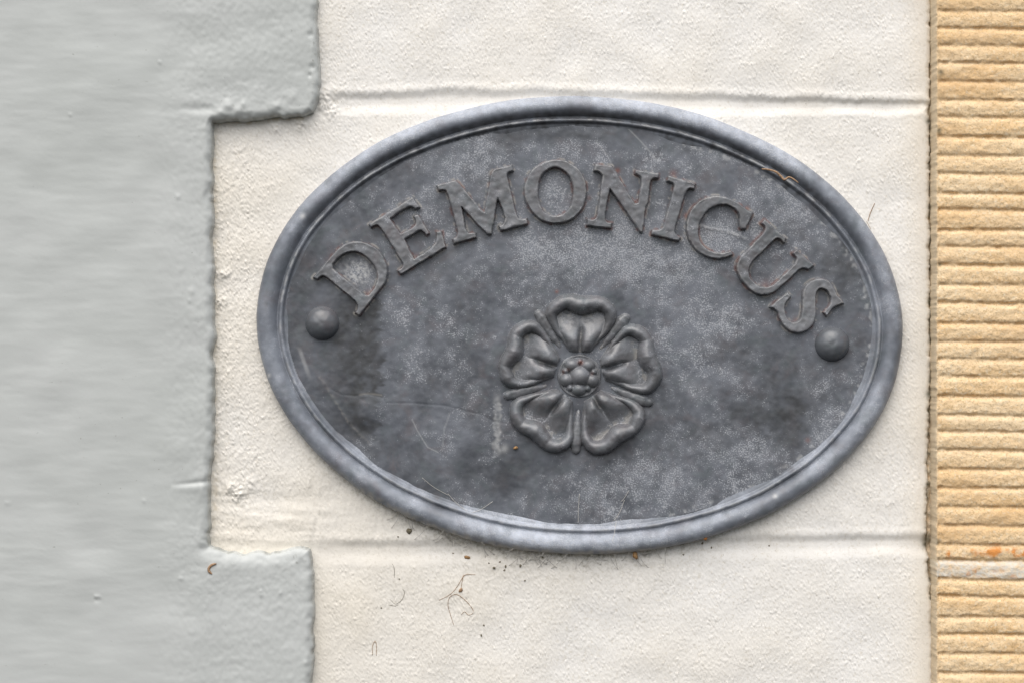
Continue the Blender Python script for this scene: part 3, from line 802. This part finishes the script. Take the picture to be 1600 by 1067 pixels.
def seed_fn(A, B):
    x, y = A - RC[0], B - RC[1]
    def dome(cx, cy, rx, ry, top_):
        e = ((x - cx) / rx) ** 2 + ((y - cy) / ry) ** 2
        return FH - 3 + (top_ + 3) * np.sqrt(np.maximum(1 - e, 0)) - np.maximum(e - 1, 0) * 8
    h = dome(1, 0, 18.5, 17.5, 19.0)
    for k in range(5):
        a_ = math.radians(36 + 72 * k) + RROT
        h = np.maximum(h, dome(20.5 * math.sin(a_), -20.5 * math.cos(a_), 13, 12, 13.5))
        b_ = math.radians(72 * k) + RROT
        h = np.maximum(h, dome(23 * math.sin(b_), -23 * math.cos(b_), 6.5, 6.5, 10.5))
    h = h + .15 * N_lump(A, B + 9) + .03 * N_tex(A, B)
    at = relief_attrs(A, B, h)
    pm = 0 * A
    for (cu, cv, r_, a) in [(907, 566, 4, .9), (879, 581, 3, .6), (888, 577, 3, .5), (925, 583, 3, .35)]:
        pm = np.maximum(pm, a * np.exp(-((A - cu) ** 2 + (B - cv) ** 2) / r_ ** 2))
    at["primer"] = pm
    return h, at
relief("seed_cluster", RC[0] - 38, RC[0] + 38, RC[1] - 38, RC[1] + 38, seed_fn, rose, M_RELIEF)

# screw caps
for (cu, cv, r_) in BOSSES:
    rings, seg = 22, 64
    Vv = []; 
    for i in range(rings):
        f = i / (rings - 1) * math.pi / 2
        rr = r_ * math.cos(f) ** 0.92; hz = FH - 4 + 25.0 * math.sin(f)
        if i == rings - 1: rr = 0.05
        hz = min(hz, FH + 20.6 + 0.0)
        for j in range(seg):
            a_ = 2 * math.pi * j / seg
            Vv.append((cu + rr * math.cos(a_), cv + rr * math.sin(a_), hz))
    Vv = np.array(Vv)
    Fq = []
    for i in range(rings - 1):
        for j in range(seg):
            k = (j + 1) % seg
            Fq.append((i * seg + j, (i + 1) * seg + j, (i + 1) * seg + k, i * seg + k))
    Vv[:, 2] += .25 * N_mid(Vv[:, 0], Vv[:, 1]) + .10 * N_lump(Vv[:, 0], Vv[:, 1])
    z = np.zeros(len(Vv))
    o = mesh_obj("screw_cap", W(Vv[:, 0], Vv[:, 1], Vv[:, 2], FH), Fq, M_BOSS, plaque, dict(bloom=z + .12, chalk=z, dust=z, primer=z))

# ------------------------------------------------------------------ small debris
def thread(name, pts, rad, mat, label, cat, group=None, lift=None, h0=0, k=6):
    """pts (u, v[, h above wall px])"""
    P = []
    for p in pts:
        h = p[2] if len(p) > 2 else wall_height(p[0], p[1]) + (lift if lift is not None else rad * .6)
        P.append((p[0], p[1], h))
    Q = smooth_path(P, k)
    n = len(Q)
    R_ = .58 * rad * S * (0.55 + 0.45 * np.sin(np.linspace(0.25, math.pi - .25, n)))
    Vt, Ft = sweep(W(Q[:, 0], Q[:, 1], Q[:, 2], h0), R_, 6)
    return tag(mesh_obj(name, Vt, Ft, mat), label, cat, group)

thread("dry_tendril", [(743, 897), (728, 897), (722, 903), (714, 916), (703, 928), (686, 937)], .8, M_BROWN, "brown branching dry tendril stuck to white wall below the plaque", "tendril")
thread("dry_tendril", [(709, 976), (704, 960), (700, 944), (703, 932), (714, 928), (728, 938), (738, 950), (739, 957), (732, 960), (726, 955), (721, 959)], .75, M_BROWN, "looped hair-thin dry root on white wall below the branching tendril", "tendril")
thread("dry_tendril", [(582, 1023), (582, 1010), (585, 1002), (588, 1005), (588, 1024)], .7, M_TAN, "tiny hairpin shaped dry stalk low on the white wall", "stalk")
thread("dry_tendril", [(1356, 346), (1359, 336), (1363, 326), (1367, 318)], 1.1, M_BROWN, "short feathery dry sprig on white wall beside the plaque rim", "sprig")
thread("dry_tendril", [(1354, 346), (1357, 352), (1361, 359)], .5, M_TAN, "pale hair trailing under the feathery sprig beside the rim", "hair")
thread("dry_tendril", [(613, 880), (616, 888), (616, 902)], .6, M_DARK, "tiny dark hooked hair on white wall left of the tendrils", "hair")
thread("dry_tendril", [(610, 936), (618, 943), (628, 936), (632, 925), (629, 919)], .55, M_DARK, "curled dark hair clump on white wall near the hooked hair", "hair")
thread("dry_tendril", [(607, 944), (617, 946), (622, 944)], .55, M_DARK, "short dark straight hair on white wall below the curled clump", "hair")
thread("dry_tendril", [(724, 897), (722, 908), (720, 920)], .8, M_BROWN, "short brown stalk hanging from the branching tendril with a bud", "stalk")

def crumb(name, u, v, h, ru, rv, rh, mat, label, cat, group=None, h0=0, seed=0):
    r = np.random.default_rng(seed)
    n, k = 10, 7
    Vv = []
    a0 = r.uniform(0, 6)
    for i in range(k):
        f = -math.pi / 2 + math.pi * i / (k - 1)
        for j in range(n):
            a = 2 * math.pi * j / n
            q = 1 + .18 * math.sin(2 * a + a0) + .08 * math.sin(3 * a + 2 * a0) + r.uniform(-.2, .2)
            Vv.append((u + ru * math.cos(f) * math.cos(a) * q, v + rv * math.cos(f) * math.sin(a) * q, h + rh * math.sin(f)))
    Vv = np.array(Vv)
    Fq = [(i * n + j, (i + 1) * n + j, (i + 1) * n + (j + 1) % n, i * n + (j + 1) % n) for i in range(k - 1) for j in range(n)]
    return tag(mesh_obj(name, W(Vv[:, 0], Vv[:, 1], Vv[:, 2], h0), Fq, mat), label, cat, group)

def wcrumb(name, u, v, ru, rv, mat, label, cat, group=None, seed=0):
    return crumb(name, u, v, wall_height(u, v) + min(ru, rv) * .25, ru, rv, min(ru, rv) * .6, mat, label, cat, group, 0, seed)

wcrumb("seed_bud", 720, 921, 3.0, 3.4, M_BROWN, "round brown bud at the end of a dry stalk on white wall", "bud", seed=1)
wcrumb("dark_seed", 639, 829, 3.6, 5.0, M_DARK, "dark lumpy droppings crumb on white wall under the plaque's lower left", "crumb", seed=2)
wcrumb("seed_husk", 730, 870, 4.6, 2.8, M_TAN, "golden brown seed husk on white wall under the rim", "husk", seed=3)
crumb("seed_husk", 992, 866, 10, 4.2, 6.0, 3.5, M_TAN, "tan papery husk clinging to the bottom of the plaque rim", "husk", seed=4)
crumb("orange_crumb", 1101, 839, 12, 4.2, 3.2, 3.5, M_ORANGE, "small orange crumb on the lower right edge of the rim", "crumb", seed=5)
crumb("orange_crumb", 806, 699, FH + 2, 3.8, 2.4, 2.0, M_TAN, "yellowish crumb lodged under the rose's lower left petal", "crumb", None, FH, 6)
for i, (u, v, r_) in enumerate([(772, 886, 2.6), (790, 884, 2.4), (788, 890, 2.0), (813, 883, 2.5), (781, 877, 1.8), (848, 870, 2.0), (1098, 848, 2.4), (1112, 855, 1.8), (752, 992, 2.0),
                                (756, 976, 1.8), (622, 838, 1.7), (764, 879, 1.6), (1068, 866, 1.6), (820, 906, 1.5), (1202, 852, 1.6), (596, 949, 1.6), (708, 864, 1.5), (624, 904, 1.4)]):
    wcrumb("dirt_speck", u, v, r_ * .75, r_ * .85, M_DARK, "tiny dark dirt speck on white wall below the plaque", "speck", "dirt specks on the wall below the plaque", 20 + i)

# curled brown grub on the grey paint
Q = smooth_path([(338, 880), (331, 882), (326.5, 887), (327, 892), (331, 896)], 6)
gh = np.full(len(Q), QH + 0.6)
Vt, Ft = sweep(W(Q[:, 0], Q[:, 1], gh, QH), S * np.interp(np.linspace(0, 1, len(Q)), [0, .2, .8, 1], [.9, 2.0, 2.1, 1.0]), 10)
tag(mesh_obj("curled_grub", Vt, Ft, M_BROWN), "curled reddish brown dried grub on the grey quoin paint", "grub")

# brown withered strand caught on the rim's inside edge
Q = smooth_path([(1188, 266, 33), (1198, 267, 35), (1210, 271, 36), (1218, 278, 36), (1223, 283, 37), (1230, 279, 38), (1238, 283, 40), (1244, 288, 42)], 6)
Vt, Ft = sweep(W(Q[:, 0], Q[:, 1], Q[:, 2], FH), S * np.interp(np.linspace(0, 1, len(Q)), [0, .3, .6, 1], [1.0, 1.9, 1.7, .7]), 8)
tag(mesh_obj("withered_strand", Vt, Ft, M_BROWN), "withered brown strand caught on the inner edge of the rim above the letters", "strand")

# cobwebs under the rim: single threads between rim and wall
def web(name, spans, label, r_=0.32):
    VV, FF, n0 = [], [], 0
    for a, b in spans:
        a, b = np.array(a, float), np.array(b, float)
        m_ = (a + b) / 2 + np.array([random.uniform(-2, 2), random.uniform(1, 4), 0])
        Q = smooth_path([a, m_, b], 6)
        Vt, Ft = sweep(W(Q[:, 0], Q[:, 1], Q[:, 2], 0), S * r_, 4)
        VV.append(Vt); FF.append(Ft + n0); n0 += len(Vt)
    return tag(mesh_obj(name, np.concatenate(VV), np.concatenate(FF), M_WEB), label, "cobweb")
def rim_pt(deg, d=0):
    a = math.radians(deg); x, y = (EA - d) * math.cos(a), (EB - d) * math.sin(a)
    return ECU + x * math.cos(TH) - y * math.sin(TH), ECV + x * math.sin(TH) + y * math.cos(TH)
spans = []
for i in range(64):
    a = random.uniform(72, 124)
    u0_, v0_ = rim_pt(a, 1)
    u1_, v1_ = u0_ + random.uniform(-26, 26), v0_ + random.uniform(8, 26)
    spans.append(((u0_, v0_, random.uniform(10, 24)), (u1_, v1_, wall_height(u1_, v1_) + .2)))
web("cobweb", spans, "fine dusty cobweb threads hanging from the lower rim to the white wall", .38)["kind"] = "stuff"
spans = [((958, 812, FH + 4), (975, 780, FH + 1.5)), ((955, 842, 38), (962, 812, FH + 5)), ((700, 770, FH + 1), (735, 800, FH + 5)), ((735, 800, FH + 5), (770, 782, FH + 1)),
         ((905, 770, FH + 1), (903, 815, FH + 6)), ((660, 745, FH + 1), (700, 772, FH + 1)), ((970, 782, FH + 1), (982, 765, FH + 1))]
for i, sp in enumerate(spans):
    o = web("cobweb_strand", [sp], "pale cobweb strand across the bottom of the plate inside the rim", .34)
    o["group"] = "cobweb strands on the plate"

scene.render.resolution_x, scene.render.resolution_y = 1024, 682
